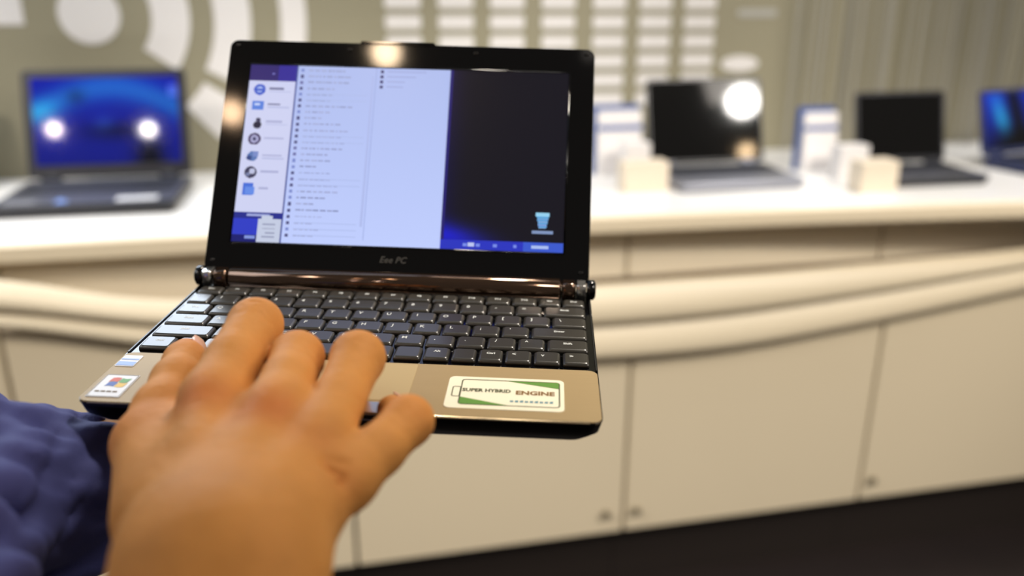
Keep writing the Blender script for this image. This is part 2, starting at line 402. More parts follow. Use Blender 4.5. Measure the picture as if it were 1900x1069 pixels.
def laptop(M, w, d, h, tilt, th, body, deck, lidm, screen, label, group, bez=0.014, keys=True, extras=None):
    # local frame: x right, y towards the hinge, z up; origin at the front centre of its underside
    root = empty('display_laptop', M, label, 'laptop', group)
    b = MB(); e = 0.006
    b.loft([(0, -w/2 + e, w/2 - e, e, d - e, 0.008), (th * .5, -w/2, w/2, 0, d, 0.012), (th - .002, -w/2, w/2, 0, d, 0.012), (th, -w/2 + .002, w/2 - .002, .002, d - .002, .010)], body, topm=deck)
    b.build('base', root)
    k = MB(); kx = w * .45; ky0 = d * .40; ky1 = d * .86; k.box(-kx, kx, ky0, ky1, th - .0005, th + .0004, 'laptop_dark')
    nr, ncol = 6, 14; pw = 2 * kx / ncol; ph = (ky1 - ky0) / nr
    for r in range(nr):
        for c in range(ncol):
            if r == 0 and 4 <= c <= 8:
                if c > 4: continue
                x0, x1 = -kx + c * pw, -kx + 9 * pw
            else: x0, x1 = -kx + c * pw, -kx + (c + 1) * pw
            k.box(x0 + .0012, x1 - .0012, ky0 + r * ph + .001, ky0 + (r + 1) * ph - .001, th + .0003, th + .003, 'keys_dark')
    k.build('keyboard', root)
    t = MB(); t.loft([(th - .0004, -w * .12, w * .10, d * .10, d * .31, .004), (th + .0006, -w * .12, w * .10, d * .10, d * .31, .004)], deck); t.build('touchpad', root)
    for sgn in (-1, 1):
        hb = MB(); hb.tube([(sgn * w * .36 - .02, d - .004, th + .004), (sgn * w * .36 + .02, d - .004, th + .004)], .0065, body); hb.build('hinge', root)
    L = Matrix.Translation((0, d - .004, th + .004)) @ Matrix.Rotation(math.radians(90 - tilt), 4, 'X')     # lid: x right, y up the lid, z faces the user
    lb = MB(); lt = .008
    lb.loft([(-lt, -w/2 + .004, w/2 - .004, .004, h - .004, .010), (-lt * .6, -w/2, w/2, 0, h, .012), (-.001, -w/2, w/2, 0, h, .012), (0, -w/2 + .0015, w/2 - .0015, .0015, h - .0015, .011)], lidm, T=L)
    lid = lb.build('lid', root)
    L2 = L @ Matrix.Translation((-w/2 + bez, bez * 1.5, .0008))
    sw, sh = w - 2 * bez, h - bez * 2.4
    if screen is not None:
        grid_display('screen', L2, sw, sh, bgimg(screen), 'display_gloss', lid)
    else:
        s_ = MB(); s_.box(0, sw, 0, sh, -.0012, 0, 'dark_display', T=L2); s_.build('screen', lid)
    if extras: extras(root, lid, L, w, d, h, th)
    return root, (M @ L), lid
def lapM(px_l, py_l, px_r, py_r, zb, yaw=None, w=None):
    P, Q = at_z(px_l, py_l, zb), at_z(px_r, py_r, zb)
    mid = (P + Q) / 2; dx = Q - P; a = math.atan2(dx[1], dx[0]) if yaw is None else math.radians(yaw)
    mid[2] = 0.9005
    return Matrix.Translation(Vector(mid)) @ Matrix.Rotation(a, 4, 'Z'), float(np.linalg.norm(dx[:2]))
GR = 'laptops on display on the counter'
M1, w1 = lapM(-14, 400, 322, 396, 0.905, yaw=11)
def ext1(root, lid, L, w, d, h, th):
    for x0, x1, m in ((-w * .44, -w * .27, 'laptop_silver'), (w * .17, w * .40, 'sticker_white'), (-w * .16, -w * .09, 'badge_blue')):
        e = MB(); e.loft([(th - .0003, x0, x1, d * .05, d * .17, .003), (th + .0005, x0, x1, d * .05, d * .17, .003)], m); e.build('sticker', root)
R1 = laptop(M1, w1 * 0.98, 0.235, 0.226, 17, .026, 'laptop_dark', 'laptop_grey', 'laptop_dark', blue_screen, 'wide dark laptop with a bright blue screen at the left of the counter', GR, .018, extras=ext1)
M2, w2 = lapM(1268, 352, 1498, 350, 0.905, yaw=12)
R2 = laptop(M2, .285, 0.200, 0.195, 16, .020, 'laptop_silver', 'laptop_silver', 'laptop_dark', None, 'silver laptop with a black screen reflecting a bright lamp, right of the held laptop', GR, .006)
M3, w3 = lapM(1650, 344, 1850, 340, 0.905, yaw=10)
R3 = laptop(M3, .230, 0.165, 0.163, 14, .020, 'laptop_dark', 'laptop_grey', 'laptop_dark', None, 'small black laptop with a blank black screen behind the cream cards', GR, .008)
M4 = Matrix.Translation(Vector(CT(1.168, -0.085, 0.9005))) @ Matrix.Rotation(math.radians(24), 4, 'Z')
R4 = laptop(M4, .33, 0.21, 0.156, 14, .022, 'laptop_navy', 'laptop_navy', 'laptop_navy', streak_screen, 'navy laptop with a blue screen cut off by the right edge of the picture', GR, .010)
M0, _ = lapM(-330, 400, 6, 385, 0.905, yaw=10)
R0 = laptop(Matrix.Translation(Vector(CT(-1.47, -0.22, .9005))) @ Matrix.Rotation(math.radians(14), 4, 'Z'), .33, 0.23, 0.20, 14, .024, 'laptop_dark', 'laptop_grey', 'laptop_dark', None, 'dark laptop of which only the right edge shows at the far left', GR, .016)

# small lamps of the hall whose mirror images shine in the glossy screens
def mirror_lamp(R, px, py, power, radius, color, zc=2.75):
    T = R[1] @ Matrix.Translation((0, 0, 0.0008)); o = np.array(T.translation); n = np.array(T.to_3x3() @ Vector((0, 0, 1)))
    d = ray(px, py); d = d / np.linalg.norm(d); k = ((o - CAM) @ n) / (d @ n); P = CAM + d * k
    r = d - 2 * (d @ n) * n
    t = (zc - P[2]) / r[2] if r[2] > 0.05 else 6.0
    t = min(t, 7.0); Q = P + r * t
    l = bpy.data.lights.new('hall_lamp', 'POINT'); l.energy = power; l.color = color; l.shadow_soft_size = radius
    lo = bpy.data.objects.new('hall_lamp', l); COL.objects.link(lo); lo.location = Q
    return Q
LAMPS = [mirror_lamp(R1, 100, 240, 4.6, .03, (1, .82, .74)), mirror_lamp(R1, 275, 240, 5.2, .03, (1, .92, .88)),
         mirror_lamp(R2, 1378, 188, 42, .11, (1, .96, .9)), mirror_lamp(R2, 1385, 281, 5, .06, (1, .7, .4))]

HERO = []
# ------------------------------------------------------------------ cards and holders on the counter
def block(px, py, w, d, h, yaw, m, name, label, cat, top=None, group=None, lean=0, stripe=False):
    P = at_z(px, py, .9) + NA * .006; M = Matrix.Translation(Vector((P[0], P[1], .9005))) @ Matrix.Rotation(math.radians(yaw), 4, 'Z')
    root = empty(name, M, label, cat, group)
    tl = math.tan(math.radians(lean)) * h
    b = MB(); v = [b.bm.verts.new(p) for p in ((-w/2, 0, 0), (w/2, 0, 0), (w/2, d, 0), (-w/2, d, 0), (-w/2, tl, h), (w/2, tl, h), (w/2, max(d, tl + .004), h), (-w/2, max(d, tl + .004), h))]
    for f in ((3, 2, 1, 0), (4, 5, 6, 7), (0, 1, 5, 4), (1, 2, 6, 5), (2, 3, 7, 6), (3, 0, 4, 7)): b.face([v[i] for i in f], m)
    b.build('front_card' if stripe else 'folded_card', root, .001)
    if stripe:
        e = MB(); y0 = max(d, tl + .004) + .001
        e.box(-w/2 - .012, w/2 - .004, y0, y0 + .006, 0, h + .012, 'card_blue'); e.build('back_panel', root, .001)
        e = MB(); f1, f2 = .70, .78
        e.poly([(-w/2, tl * f1 - .0008, h * f1), (w/2, tl * f1 - .0008, h * f1), (w/2, tl * f2 - .0008, h * f2), (-w/2, tl * f2 - .0008, h * f2)], 'card_blue'); e.build('stripe', root)
    return root
GH = 'blue-backed card holders on the counter'; GC = 'small folded cards on the counter'
block(1150, 325, .105, .03, .145, 12, 'card_white', 'card_holder', 'white card holder with blue back just right of the held laptop', 'card holder', group=GH, lean=9, stripe=True)
block(1519, 318, .085, .03, .135, 12, 'card_white', 'card_holder', 'white card holder with blue back left of the small black laptop', 'card holder', group=GH, lean=9, stripe=True)
block(1180, 337, .058, .04, .085, 12, 'card_white', 'folded_card_stand', 'tall white card behind the cream block, left of the black-screen silver laptop', 'card', group=GC)
block(1197, 356, .098, .05, .062, 12, 'card_cream', 'folded_card_stand', 'cream block-shaped card touching the left front of the silver laptop', 'card', group=GC)
block(1578, 332, .070, .04, .075, 12, 'card_white', 'folded_card_stand', 'tall white card between the right card holder and the cream card', 'card', group=GC)
block(1626, 358, .085, .05, .066, 12, 'card_cream', 'folded_card_stand', 'cream card in front of the small black laptop', 'card', group=GC)

# ------------------------------------------------------------------ the held laptop
RL = np.array([[0.99868, 0.04636, 0.02217], [0.03746, -0.36165, -0.93156], [-0.03517, 0.93116, -0.36291]])
TL = np.array([-0.07914, 0.05561, 0.38238])
Bc = np.stack([cX, cD, cF], 1)
Rw = Bc @ RL; Tw = CAM + Bc @ TL
ML = Matrix([[*Rw[0], Tw[0]], [*Rw[1], Tw[1]], [*Rw[2], Tw[2]], [0, 0, 0, 1]])
def LP(x, y, z): return np.array(ML @ Vector((x, y, z)))
netbook = empty('open_laptop', ML, 'small open black and champagne laptop held up in front, start menu on its screen', 'laptop')
b = MB()
b.loft([(-.021, -.098, .098, .022, .150, .010), (-.0175, -.106, .106, .014, .156, .012), (-.012, -.1155, .1155, .0045, .160, .010), (-.0075, -.1190, .1190, .0015, .161, .007), (-.0015, -.1200, .1200, .0002, .161, .006), (-.0006, -.1200, .1200, .0002, .161, .006)], 'gloss_black', 8)
b.build('base', netbook)
b = MB()
b.loft([(-.0015, -.1198, .1198, .0004, .0515, .005), (0, -.1194, .1194, .0008, .0513, .0046)], 'champagne', 8); b.build('palm_rest', netbook)
b = MB()
b.loft([(-.0004, -.0320, .0300, .0120, .0500, .001), (.00025, -.0318, .0298, .0122, .0498, .001)], 'trackpad', 3); tp = b.build('touchpad', netbook)
b = MB(); b.tube([(-.1140, .0004, -.0005), (.1140, .0004, -.0005)], .00065, 'edge_polish', 10); b.build('edge_trim', netbook)
b = MB()
b.loft([(-.0016, -.0290, .0270, -.0006, .0095, .002), (.0009, -.0288, .0268, -.0004, .0090, .002)], 'chrome', 3)
b.box(-.0288, .0268, -.0012, .0002, -.0062, -.0012, 'satin_black')
b.box(-.0288, .0268, -.0014, .0000, -.0030, -.0022, 'chrome'); b.build('touchpad_button', netbook)
b = MB(); b.box(-.1196, .1196, .0515, .160, -.002, -.0008, 'gloss_black')
b.box(-.1196, -.1188, .0515, .158, -.0009, .0002, 'satin_black'); b.box(.1188, .1196, .0515, .158, -.0009, .0002, 'satin_black')
b.box(-.112, .105, .1448, .1466, -.0009, .0006, 'chrome')
kb = b.build('keyboard', netbook)
# keys: rows from the front edge to the function row
U = .0158; X0 = -.1165; X1 = .1165
rows = [
 (.0545, .0142, [('Ctrl', 1.15), ('Fn', .9), ('', .9), ('Alt', .95), ('', 4.75), ('', 1.0), ('Alt', .95), ('', .9), ('Ctrl', .9), ('<', .97), ('v', .97), ('>', .97)]),
 (.0700, .0138, [('Shift', 1.95), ('Z', 1), ('X', 1), ('C', 1), ('V', 1), ('B', 1), ('N', 1), ('M', 1), (',', 1), ('.', 1), ('/', 1), ('^', .95), ('Shift', 1.4)]),
 (.0852, .0138, [('Caps', 1.45), ('A', 1), ('S', 1), ('D', 1), ('F', 1), ('G', 1), ('H', 1), ('J', 1), ('K', 1), ('L', 1), (';', 1), ("'", 1), ('Enter', 1.95)]),
 (.1004, .0138, [('Tab', 1.15), ('Q', 1), ('W', 1), ('E', 1), ('R', 1), ('T', 1), ('Y', 1), ('U', 1), ('I', 1), ('O', 1), ('P', 1), ('[', 1), (']', 1), ('\\', 1.25)]),
 (.1156, .0138, [('`', .85), ('1', 1), ('2', 1), ('3', 1), ('4', 1), ('5', 1), ('6', 1), ('7', 1), ('8', 1), ('9', 1), ('0', 1), ('-', 1), ('=', 1), ('Back', 1.55)]),
 (.1308, .0112, [('Esc', 1)] + [('F%d' % i, 1) for i in range(1, 13)] + [('Ins', .9), ('Del', .9)]),
]
for (y, hgt, ks) in rows:
    tot = sum(k[1] for k in ks); x = X0
    for lab, wu in ks:
        w = wu / tot * (X1 - X0)
        b = MB(); g = .0006
        b.loft([(-.0006, x + g, x + w - g, y + g, y + hgt - g, .0012), (.0009, x + g + .0002, x + w - g - .0002, y + g + .0002, y + hgt - g, .0012), (.0017, x + g + .0014, x + w - g - .0014, y + g + .0014, y + hgt - g - .0007, .0013)], 'key_black', 3)
        if lab:
            sz = .0044 if len(lab) == 1 else .0030
            b.text(lab, Matrix.Translation((x + g + (.0045 if len(lab) == 1 else w / 2 - g), y + hgt * .62, .00176)), sz, 'key_legend', sx=.9, bold=.0001)
        b.build('key', kb); x += w
# hinge barrel and chrome ends
b = MB(); b.tube([(-.1020, .1512, .0040), (-.1005, .1512, .0040), (.1005, .1512, .0040), (.1020, .1512, .0040)], [.0052, .0068, .0068, .0052], 'bronze_gloss', 32); b.build('hinge_barrel', netbook)
for sg in (-1, 1):
    b = MB(); xa, xb = sorted((sg * .1022, sg * .1108))
    b.loft([(-.0012, xa, xb, .1440, .1600, .002), (.0085, xa, xb, .1446, .1590, .003), (.0100, xa + .001, xb - .001, .1462, .1580, .003)], 'bronze_gloss', 4); hg = b.build('hinge', netbook)
    b = MB(); xa, xb = sorted((sg * .1112, sg * .1168))
    b.loft([(.0010, xa, xb, .1432, .1560, .0015), (.0094, xa, xb, .1436, .1556, .0015), (.0100, xa + .0004, xb - .0004, .1440, .1552, .0012)], 'chrome', 3); b.build('hinge_cap', hg)
    b = MB(); b.tube([(sg * .1172, .1512, .0046), (sg * .1216, .1512, .0046), (sg * .1228, .1512, .0046)], [.0062, .0062, .0046], 'gloss_black', 20); b.build('end_cap', hg)
TILT = math.radians(33.19)
LL = Matrix.Translation((0, .1463, 0)) @ Matrix.Rotation(math.pi / 2 - TILT, 4, 'X')
b = MB()
b.loft([(-.0075, -.110, .110, .016, .156, .010), (-.0055, -.1165, .1165, .0105, .1625, .009), (-.0015, -.1188, .1188, .0090, .1648, .0055), (0, -.1182, .1182, .0096, .1642, .005)], 'gloss_black', 8, T=LL)
lid = b.build('lid', netbook)
b = MB(); b.loft([(-.002, -.034, .016, .1636, .1657, .001), (.0008, -.033, .015, .1637, .1655, .001)], 'gloss_black', 3, T=LL); b.build('latch_rim', lid)
b = MB()
for x, y in ((-.1135, .1605), (.1135, .1605), (.1135, .0165), (-.1135, .0165), (-.040, .1595), (.042, .1595)):
    b.loft([(-.0002, x - .0016, x + .0016, y - .0009, y + .0009, .0008), (.0007, x - .0012, x + .0012, y - .0006, y + .0006, .0005)], 'satin_black', 3, T=LL)
b.build('bumper', lid)
b = MB()
fx0, fx1, fy0, fy1 = -.1038, .1030, .0279, .1476
for P_, Q_ in (((fx0, fy0), (fx1, fy0)), ((fx1, fy0), (fx1, fy1)), ((fx1, fy1), (fx0, fy1)), ((fx0, fy1), (fx0, fy0))):
    b.tube([LL @ Vector((*P_, .0001)), LL @ Vector((*Q_, .0001))], .00055, 'gloss_black', 10)
b.build('screen_rim', lid)
b = MB(); b.tube([LL @ Vector((.0065, .1590, 0)), LL @ Vector((.0065, .1590, .0004))], .0022, 'dark_display', 16); b.build('camera_lens', lid)
b = MB(); b.text('Eee PC', LL @ Matrix.Translation((-.0018, .0200, .0003)), .0056, 'logo_grey', shear=.25, bold=.00008); b.build('logo', lid)

for q in ((716, 97, 3.0, .036, (1, .74, .48)), (429, 208, 2.0, .032, (1, .66, .40)), (1094, 98, .02, .012, (1, .9, .8))):
    mirror_lamp((None, ML @ LL), *q)

# screen picture: start menu over a dark desktop
RH, CWD = 236, 410
im = np.zeros((RH, CWD, 3)); uu, vv = np.meshgrid((np.arange(CWD) + .5) / CWD, (np.arange(RH) + .5) / RH)
def fill(m, c): im[m] = c
im[:] = (20, 18, 28)
im += (np.exp(-((uu - .66) / .12) ** 2 - ((vv - .93 + (uu - .66) * -.35) / .07) ** 2))[..., None] * np.array([10, 14, 150])
im += (np.exp(-((uu - .62) / .05) ** 2))[..., None] * np.array([-2, -2, 26])
fill((vv > .948), (44, 54, 190))
fill((vv > .948) & (uu > .88), (60, 90, 205))
r2 = random.Random(5)
def rect(u0, u1, v0, v1, c): im[(uu > u0) & (uu < u1) & (vv > v0) & (vv < v1)] = c
for u in (.70, .74, .79, .85): rect(u, u + .012, .965, .985, (120, 140, 230))
rect(.715, .735, .962, .985, (190, 200, 240))
rect(.905, .955, .965, .982, (170, 190, 240))
m = (uu > .152) & (uu < .632); im[m] = np.array([176, 190, 238.]) + (vv[m] * 16)[:, None]
rect(.632, .642, 0, .95, (40, 34, 110))
rect(.385, .392, .05, .90, (176, 188, 236)); rect(.397, .400, 0, .97, (160, 174, 226))
rect(0, .152, 0, .092, (52, 44, 150)); rect(.0, .09, .0, .092, (48, 38, 110)); rect(.07, .078, .045, .055, (130, 130, 210))
rect(0, .146, .092, .84, (206, 210, 242)); rect(.146, .152, .0, 1, (70, 80, 150))
rect(0, .15, .84, .873, (36, 44, 140)); rect(.04, .11, .848, .862, (160, 170, 220))
rect(0, .076, .873, 1, (46, 60, 196)); rect(.076, .146, .873, 1, (196, 204, 226)); rect(.0, .075, .96, 1, (20, 26, 110)); rect(.04, .07, .965, .985, (130, 150, 220))
for k in range(8): rect(.09 + .01 * (k % 3), .13, .90 + .022 * (k // 2), .908 + .022 * (k // 2), (150, 156, 186))
rect(.086, .12, .855, .90, (196, 204, 226))
for k in range(28):
    v = .018 + k * .0345; n = r2.uniform(.04, .15)
    c = r2.choice([(110, 110, 165), (84, 84, 130), (126, 140, 205)])
    rect(.160, .170, v, v + .018, c)
    u = .185; end = .185 + n
    dk = r2.uniform(0, 1) > .75
    while u < end:
        l = r2.uniform(.006, .02); cc = r2.uniform(150, 168) - (18 if dk else 0); rect(u, u + l, v + .004, v + .012, (cc, cc + 8, cc + 50)); u += l + .004
    rect(.185, .375, v + .006, v + .0075, (174, 188, 234))
for k in range(4):
    v = .012 + k * .030; rect(.412, .422, v, v + .016, (60, 56, 110)); rect(.435, .435 + (.12, .09, .055, .05)[k], v + .004, v + .010, (150, 158, 210))
def disc(u, v, r, c):
    im[((uu - u) ** 2 * (CWD / RH) ** 2 + (vv - v) ** 2) < r * r] = c
for k, v in enumerate((.145, .235, .335, .430, .528, .618, .712)):
    u = .036
    if k == 0: disc(u, v, .032, (60, 90, 200)); disc(u, v, .018, (170, 190, 240)); rect(u - .01, u + .018, v - .004, v + .006, (60, 90, 200))
    elif k == 1: rect(u - .02, u + .018, v - .025, v + .028, (90, 130, 220)); rect(u - .012, u + .006, v - .01, v + .004, (200, 215, 250))
    elif k == 2: disc(u + .004, v + .014, .022, (30, 32, 60)); disc(u + .006, v - .014, .013, (60, 60, 90))
    elif k == 3: disc(u, v, .034, (70, 60, 100)); disc(u, v, .022, (170, 170, 210)); disc(u, v, .010, (60, 60, 100))
    elif k == 4: disc(u, v, .028, (90, 120, 180)); disc(u - .01, v + .01, .014, (50, 70, 130)); rect(u, u + .018, v - .03, v, (120, 140, 200))
    elif k == 5: disc(u, v, .033, (60, 60, 90)); disc(u + .004, v - .006, .016, (190, 195, 225)); disc(u - .008, v + .012, .010, (120, 130, 170))
    else: rect(u - .018, u + .014, v - .032, v + .032, (70, 110, 215)); rect(u - .012, u + .018, v - .012, v + .03, (100, 140, 230))
    c = (110, 112, 150) if k < 2 else (172, 176, 214)
    rect(.066, .066 + (.045, .04, .05, .06, .06, .055, .03)[k], v - .012, v - .001, c)
    if k in (0, 1, 2, 4): rect(.066, .135, v + .008, v + .013, (182, 188, 226))
u, v = .935, .835
rect(u - .020, u + .022, v - .045, v - .026, (150, 210, 240)); 
for k in range(12): rect(u - .017 + k * .0006, u + .019 - k * .0006, v - .026 + k * .0055, v - .0205 + k * .0055, (70 + (k % 3) * 30, 150 + (k % 2) * 20, 215))
rect(u - .03, u + .033, v + .052, v + .066, (130, 150, 190))
im = np.clip(im, 0, 255)
SX0, SX1, SV0, SV1 = -.1032, .1024, .0285, .1470
grid_display('screen', LL @ Matrix.Translation((SX0, SV0, .0004)), SX1 - SX0, SV1 - SV0, im, 'display', lid)

# stickers on the palm rest
def plate(x0, x1, y0, y1, r, z, m, b): b.loft([(z - .0003, x0, x1, y0, y1, r), (z, x0 + .0001, x1 - .0001, y0 + .0001, y1 - .0001, r)], m, 6)
b = MB(); sx0, sx1, sy0, sy1 = .0472, .1028, .0078, .0390
plate(sx0, sx1, sy0, sy1, .003, .0003, 'sticker_cream', b)
zz = .00042
def ring(x0, x1, y0, y1, r, t, m, z):
    def rr(x0, x1, y0, y1, r):
        P = []
        for cx, cy, a0 in ((x1 - r, y1 - r, 0), (x0 + r, y1 - r, 90), (x0 + r, y0 + r, 180), (x1 - r, y0 + r, 270)):
            for k in range(5):
                a = math.radians(a0 + 22.5 * k); P.append((cx + r * math.cos(a), cy + r * math.sin(a), z))
        return P
    A, B = rr(x0, x1, y0, y1, r), rr(x0 + t, x1 - t, y0 + t, y1 - t, max(r - t, .0002))
    for i in range(len(A)): b.poly([A[i], A[(i + 1) % len(A)], B[(i + 1) % len(A)], B[i]], m)
bx0, bx1, by0, by1 = .0535, .1008, .0112, .0362
ring(bx0, bx1, by0, by1, .002, .0006, 'sticker_dark', zz)
ring(.0497, bx0 + .0003, .0185, .0285, .0012, .0005, 'sticker_dark', zz)
b.poly([(bx0 + .022, by1 - .0006, zz), (bx1 - .0006, by1 - .0066, zz), (bx1 - .0006, by1 - .0006, zz)][::-1], 'sticker_green')
b.poly([(bx0 + .0006, by0 + .0006, zz), (bx0 + .023, by0 + .0006, zz), (bx0 + .0006, by0 + .0072, zz)], 'sticker_green')
b.text('SUPER HYBRID', Matrix.Translation((.0660, .0252, zz)), .0044, 'sticker_dark', sx=.80, bold=.00016)
b.text('ENGINE', Matrix.Translation((.0890, .0242, zz)), .0052, 'sticker_brown', sx=1.0, bold=.0002)
for k in range(9): b.poly([(.0775 + k * .0023, .0150, zz), (.0775 + k * .0023 + .0016, .0150, zz), (.0775 + k * .0023 + .0016, .0166 + (k % 3) * .0003, zz), (.0775 + k * .0023, .0166, zz)], 'sticker_teal')
props(b.build('sticker', netbook), 'cream sticker with a green battery outline')
b = MB(); plate(-.1172, -.1010, .0040, .0262, .0008, .0003, 'sticker_white', b)
ring(-.1168, -.1014, .0044, .0258, .0006, .0003, 'seam_dark', zz)
for (i, j, m) in ((0, 1, 'flag_red'), (1, 1, 'flag_green'), (0, 0, 'flag_blue'), (1, 0, 'flag_yellow')):
    x = -.1130 + i * .0047; y = .0140 + j * .0044; P = []
    for k in range(5): t = k / 4; P.append((x + t * .0043, y + .0006 * math.sin(t * 3.1 + i * 3.1), zz))
    for k in range(5): t = 1 - k / 4; P.append((x + t * .0043 + .0006, y + .0040 + .0006 * math.sin(t * 3.1 + i * 3.1), zz))
    b.poly(P, m)
for k in range(4): b.poly([(-.1150 + k * .0028, .0085, zz), (-.1128 + k * .0028, .0085, zz), (-.1128 + k * .0028, .0098, zz), (-.1150 + k * .0028, .0098, zz)], 'seam_dark')
props(b.build('sticker', netbook), 'small white sticker with a four-coloured flag')
b = MB(); plate(-.1196 + .001, -.1090, .0350, .0472, .0008, .0003, 'sticker_white', b); b.poly([(-.1182, .0358, zz), (-.1094, .0358, zz), (-.1094, .0400, zz), (-.1182, .0400, zz)], 'badge_blue')
b.poly([(-.1182, .0420, zz), (-.1094, .0420, zz), (-.1094, .0434, zz), (-.1182, .0434, zz)], 'badge_blue')
props(b.build('sticker', netbook), 'small white and pale blue sticker')

# ------------------------------------------------------------------ the person: hands, forearms, sleeves from signed distance fields
class Field:
    def __init__(s, lo, hi, h):
        s.lo = np.array(lo); s.h = h; s.n = np.ceil((np.array(hi) - s.lo) / h).astype(int) + 1
        ax = [(s.lo[i] + h * np.arange(s.n[i])).astype(np.float32) for i in range(3)]
        s.X, s.Y, s.Z = np.meshgrid(*ax, indexing='ij', sparse=True)
    def cone(s, a, b, ra, rb, flat=None):
        a = np.asarray(a, np.float32); b = np.asarray(b, np.float32); ab = b - a; L = float(ab @ ab) + 1e-12
        px, py, pz = s.X - a[0], s.Y - a[1], s.Z - a[2]
        t = np.clip((px * ab[0] + py * ab[1] + pz * ab[2]) / L, 0, 1)
        dx, dy, dz = px - t * ab[0], py - t * ab[1], pz - t * ab[2]
        return np.sqrt(dx * dx + dy * dy + dz * dz) - (ra + (rb - ra) * t)
def smin(a, b, k):
    h = np.clip(0.5 + 0.5 * (b - a) / k, 0, 1); return b * (1 - h) + a * h - k * h * (1 - h)
def chain(F, pts, k):                 # pts: (world point, radius)
    d = None
    for (p, r), (q, t) in zip(pts, pts[1:]):
        c = F.cone(p, q, r, t); d = c if d is None else smin(d, c, k)
    return d
def surface(F, V):
    V = V.astype(np.float32); S = V < 0; nx, ny, nz = V.shape
    acc = np.zeros((nx - 1, ny - 1, nz - 1, 3), np.float32); cnt = np.zeros((nx - 1, ny - 1, nz - 1), np.float32)
    for ax in range(3):
        A = [slice(None)] * 3; B = [slice(None)] * 3; A[ax] = slice(0, -1); B[ax] = slice(1, None)
        va, vb = V[tuple(A)], V[tuple(B)]; cr = S[tuple(A)] != S[tuple(B)]
        I = np.argwhere(cr); t = va[cr] / (va[cr] - vb[cr]); P = I.astype(np.float32); P[:, ax] += t
        o = [i for i in range(3) if i != ax]
        for d0 in (0, 1):
            for d1 in (0, 1):
                J = I.copy(); J[:, o[0]] -= d0; J[:, o[1]] -= d1
                ok = np.all(J >= 0, 1) & (J[:, 0] < nx - 1) & (J[:, 1] < ny - 1) & (J[:, 2] < nz - 1)
                np.add.at(acc, tuple(J[ok].T), P[ok]); np.add.at(cnt, tuple(J[ok].T), 1)
    act = cnt > 0; ids = -np.ones(cnt.shape, int); ids[act] = np.arange(act.sum())
    verts = (acc[act] / cnt[act][:, None]) * F.h + F.lo
    faces = []
    for ax in range(3):
        A = [slice(None)] * 3; B = [slice(None)] * 3; A[ax] = slice(0, -1); B[ax] = slice(1, None)
        sa = S[tuple(A)]; cr = sa != S[tuple(B)]; I = np.argwhere(cr); inside = sa[cr]
        o = [(ax + 1) % 3, (ax + 2) % 3]; ok = (I[:, o[0]] > 0) & (I[:, o[1]] > 0); 
        I, inside = I[ok], inside[ok]
        ok = (I[:, o[0]] < cnt.shape[o[0]]) & (I[:, o[1]] < cnt.shape[o[1]]); I, inside = I[ok], inside[ok]
        q = []
        for d0, d1 in ((1, 1), (0, 1), (0, 0), (1, 0)):
            J = I.copy(); J[:, o[0]] -= d0; J[:, o[1]] -= d1; q.append(ids[tuple(J.T)])
        q = np.stack(q, 1); q[~inside] = q[~inside][:, ::-1]; faces.append(q)
    return verts, np.concatenate(faces)
def relax(v, f, it=2):
    for _ in range(it):
        s = np.zeros_like(v); c = np.zeros(len(v)); 
        for a, b_ in ((0, 1), (1, 2), (2, 3), (3, 0)):
            np.add.at(s, f[:, a], v[f[:, b_]]); np.add.at(c, f[:, a], 1); np.add.at(s, f[:, b_], v[f[:, a]]); np.add.at(c, f[:, b_], 1)
        v = v * .4 + .6 * s / np.maximum(c, 1)[:, None]
    return v

# right hand joints: pixel, distance, radius
def J(px, py, z, r): return (W(px, py, z), r)
def JT(px, py, r, top=.0024):         # a fingertip that rests on the laptop
    z = .40
    for _ in range(60):
        p = ML.inverted() @ Vector(W(px, py, z)); z += (p.z - r - top) * 1.4
    return (W(px, py, z), r)
idx = [J(397, 742, .335, .0130), J(431, 672, .356, .0113), J(474, 603, .383, .0118), J(477, 630, .400, .0098), JT(471, 664, .0080)]
mid = [J(515, 765, .325, .0130), J(534, 708, .343, .0104), J(551, 664, .366, .0113), J(553, 682, .384, .0096), JT(549, 706, .0080, .0008)]
rin = [J(595, 816, .315, .0122), J(629, 742, .337, .0102), J(664, 664, .362, .0112), J(661, 682, .382, .0093), JT(653, 706, .0076, .0008)]
pin = [J(640, 888, .304, .0116), J(703, 836, .317, .0094), J(757, 781, .333, .0098), J(748, 776, .350, .0080), JT(728, 762, .0070, .0008)]
thu = [J(308, 955, .298, .0172), J(277, 825, .342, .0136), J(300, 760, .359, .0110), J(326, 707, .3795, .0098), J(343, 672, .400, .0090), JT(346, 657, .0078)]
lo = np.min([p for c in (idx, mid, rin, pin, thu) for p, r in c], 0); hi = np.max([p for c in (idx, mid, rin, pin, thu) for p, r in c], 0)
wr1, wr2 = W(362, 1075, .262), W(478, 1075, .262)
el1, el2 = CW(-.125, .26, .155), CW(-.075, .27, .155)
lo = np.minimum(lo, np.minimum(el1, el2)) - .045; hi = np.maximum(hi, np.maximum(el1, el2)) + .045
HRES = .0014
F = Field(lo, hi, HRES)
palm = None
for c, q, r in ((idx, J(345, 1005, .277, .0170), .0135), (mid, J(375, 1005, .272, .0180), .0138), (rin, J(435, 1005, .271, .0175), .0132), (pin, J(490, 1005, .274, .0165), .0124)):
    m_ = (c[0][0] + q[0]) / 2 - cF * .0005
    d = smin(F.cone(c[0][0], m_, r * .93, r * .98), F.cone(m_, q[0], r * .98, q[1]), .006)
    palm = d if palm is None else smin(palm, d, .0075)
